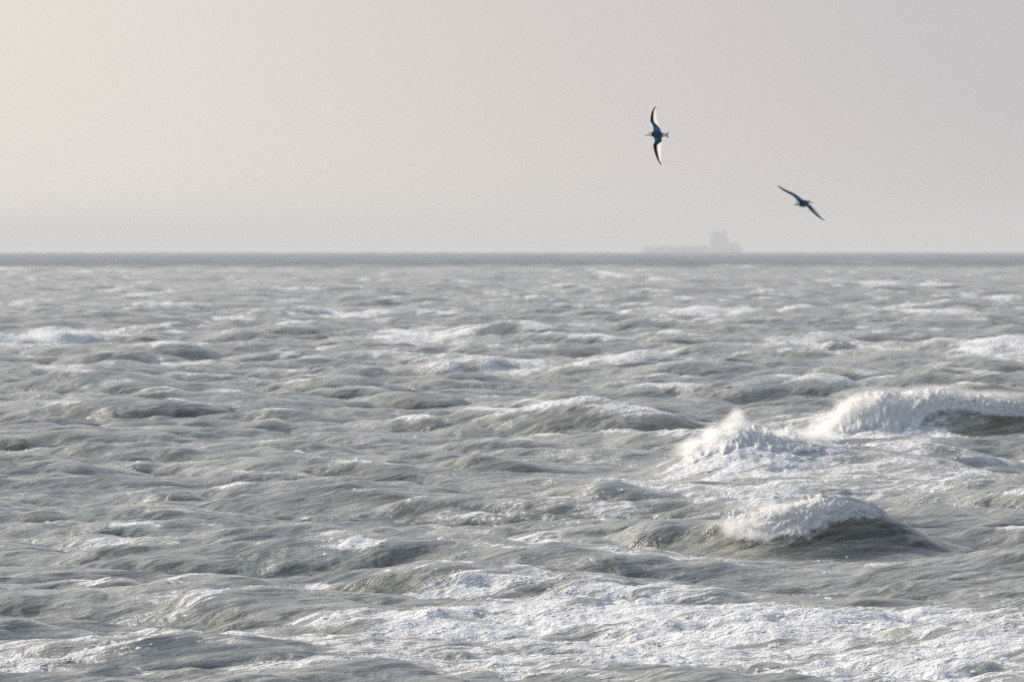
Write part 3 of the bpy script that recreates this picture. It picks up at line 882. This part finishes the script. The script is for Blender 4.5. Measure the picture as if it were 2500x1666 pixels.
    for sg in (1, -1):
        bm = bmesh.new(); bmesh.ops.create_uvsphere(bm, u_segments=10, v_segments=8, radius=0.0065)
        me = bpy.data.meshes.new('eye'); bm.to_mesh(me); bm.free(); me.materials.append(m_dark)
        e = bpy.data.objects.new('eye', me); COL.objects.link(e); e.parent = root
        e.location = (0.150, -.005 + sg * 0.0235, 0.019)
    tag(root, label, 'bird')
    return root
WT = (edge(LEAD_T, -1), edge(TRAIL_T, -1)); WB = (edge(LEAD_B, 1), edge(TRAIL_B, 1))
def scr(x, y, z):
    return SC_R * x + SC_U * y + SC_T * z
K1 = 142.0
make_bird('young_gull', 'young gull banked steeply, one black tipped wing straight up and the other straight down',
          scr(-0.985, 0.02, 0.12), scr(0.0, -1, 0.10), Vector(at_dist(1550 + 480 / 8.71, 240 + 780 / 8.71, K1)),
          lambda sd, s: 0.030 * np.sin(np.clip(s / 0.25, 0, 1) * math.pi / 2) - 0.05 * np.clip(s - 0.25, 0, 1) , (WB, WT), scale=K1 * 8.71 ** -1 * Z0 / FPX)
K2 = 119.0
make_bird('young_gull', 'young gull gliding on slanting narrow wings, head low, beside and above the faint ship',
          scr(-0.65, -0.12, 0.755), scr(0.685, -0.535, 0.50), Vector(at_dist(1960, 497, K2)),
          lambda sd, s: 0.05 * np.sin(np.clip(s / 0.25, 0, 1) * math.pi / 2) - 0.16 * np.clip(s - 0.22, 0, 1), (WT, WT), scale=1.0)

# ------------------------------------------------------------------ far ship, half lost in the haze
TS = 17500.0
pxm = TS / FPX
sh = bpy.data.objects.new('cargo_ship', None)
COL.objects.link(sh)
c = at_dist(1692, 619, TS)
sh.location = (c[0], c[1], -drop(c[0], c[1]) + 0.5)
sh.scale = (1, 1, 1.15)
tag(sh, 'faint grey cargo ship with a tall deckhouse on the horizon, lost in the haze', 'ship')
m_hull, t_, bs = mat('hull_paint')
q = NT(t_); g_ = q.n('ShaderNodeNewGeometry').outputs['Position']
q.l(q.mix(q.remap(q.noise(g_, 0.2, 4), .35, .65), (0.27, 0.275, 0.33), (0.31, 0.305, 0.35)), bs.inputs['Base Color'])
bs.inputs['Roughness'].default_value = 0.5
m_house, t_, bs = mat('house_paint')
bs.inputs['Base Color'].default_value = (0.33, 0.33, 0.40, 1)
m_glass, t_, bs = mat('bridge_glass')
bs.inputs['Base Color'].default_value = (0.02, 0.025, 0.03, 1); bs.inputs['Roughness'].default_value = 0.1
def X(px): return (px - 1692) * pxm
# hull: bow to the left
xs = np.linspace(X(1575), X(1812), 40)
lev = np.array([-4, 0, 4, 8, 12.0])
HP = []
for x in xs:
    f = (x - xs[0]) / (xs[-1] - xs[0])
    for zl in lev:
        w = 13.5 * sstep(0, .22 - .008 * zl, f + .005) * (0.55 + .45 * sstep(-4, 4, zl)) * (1 - .25 * sstep(.93, 1, f))
        sheer = (1.6 * sstep(.16, 0, f)) * (zl + 4) / 16
        rake = -5.0 * sstep(.1, 0, f) * (zl + 4) / 16
        HP.append((x + rake, w, zl + sheer))
HP = np.array(HP); n0 = len(HP)
mir = HP * np.array([1, -1, 1])
F1 = grid_faces(40, 5); F2 = grid_faces(40, 5, n0)[:, ::-1]
deck = np.array([[i * 5 + 4, (i + 1) * 5 + 4, n0 + (i + 1) * 5 + 4, n0 + i * 5 + 4] for i in range(39)])
stern = np.array([[39 * 5 + i, n0 + 39 * 5 + i, n0 + 39 * 5 + i + 1, 39 * 5 + i + 1] for i in range(4)])
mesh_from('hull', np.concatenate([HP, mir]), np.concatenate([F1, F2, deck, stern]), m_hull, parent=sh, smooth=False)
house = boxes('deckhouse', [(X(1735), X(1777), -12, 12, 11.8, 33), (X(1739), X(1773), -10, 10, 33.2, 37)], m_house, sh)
boxes('bridge_wing', [(X(1738), X(1758), -15.5, 15.5, 36.6, 40.5)], m_house, sh)
for i in range(9):
    boxes('bridge_window', [(X(1738) - .25, X(1738) + .1, -9 + i * 2, -7.6 + i * 2, 38, 39.6)], m_glass, house, 0)
for k_ in range(4):
    for i in range(7):
        boxes('porthole', [(X(1740) + i * 4, X(1740) + i * 4 + 1.4, -12.2, -11.9, 15 + k_ * 4.4, 16.4 + k_ * 4.4)], m_glass, house, 0)
boxes('aft_block', [(X(1777.5), X(1806), -11.5, 11.5, 11.8, 19.5)], m_house, sh)
boxes('funnel', [(X(1764), X(1774), -4, 4, 36.8, 42)], m_hull, sh)
boxes('mast', [(X(1749) - .5, X(1749) + .5, -.5, .5, 40.3, 47), (X(1749) - 2.5, X(1749) + 2.5, -.3, .3, 44, 44.8)], m_house, sh, 0)
boxes('foremast', [(X(1590) - .4, X(1590) + .4, -.4, .4, 12.5, 19)], m_house, sh, 0)
for i in range(6):
    x0 = X(1605) + i * (X(1730) - X(1605)) / 6
    boxes('hatch_cover', [(x0 + 1, x0 + (X(1730) - X(1605)) / 6 - 1, -10, 10, 11.8, 14.4 + 0.25 * i)], m_hull, sh)

# ------------------------------------------------------------------ the hazy air over the sea
hz = boxes('haze', [(-16500, 16500, -400, 20600, -31.5, 44)], None, None, 0)
hz.data.materials.clear()
m_hz = bpy.data.materials.new('sea_haze'); m_hz.use_nodes = True
t_ = m_hz.node_tree; t_.nodes.clear()
pv = t_.nodes.new('ShaderNodeVolumePrincipled')
pv.inputs['Color'].default_value = (0.92, 0.925, 0.93, 1)
pv.inputs['Density'].default_value = 1.0e-4
pv.inputs['Anisotropy'].default_value = 0.0
oo = t_.nodes.new('ShaderNodeOutputMaterial')
t_.links.new(pv.outputs[0], oo.inputs['Volume'])
hz.data.materials.append(m_hz)
tag(hz, 'pale even sea haze that fades the horizon and the ship', 'haze', kind='stuff')
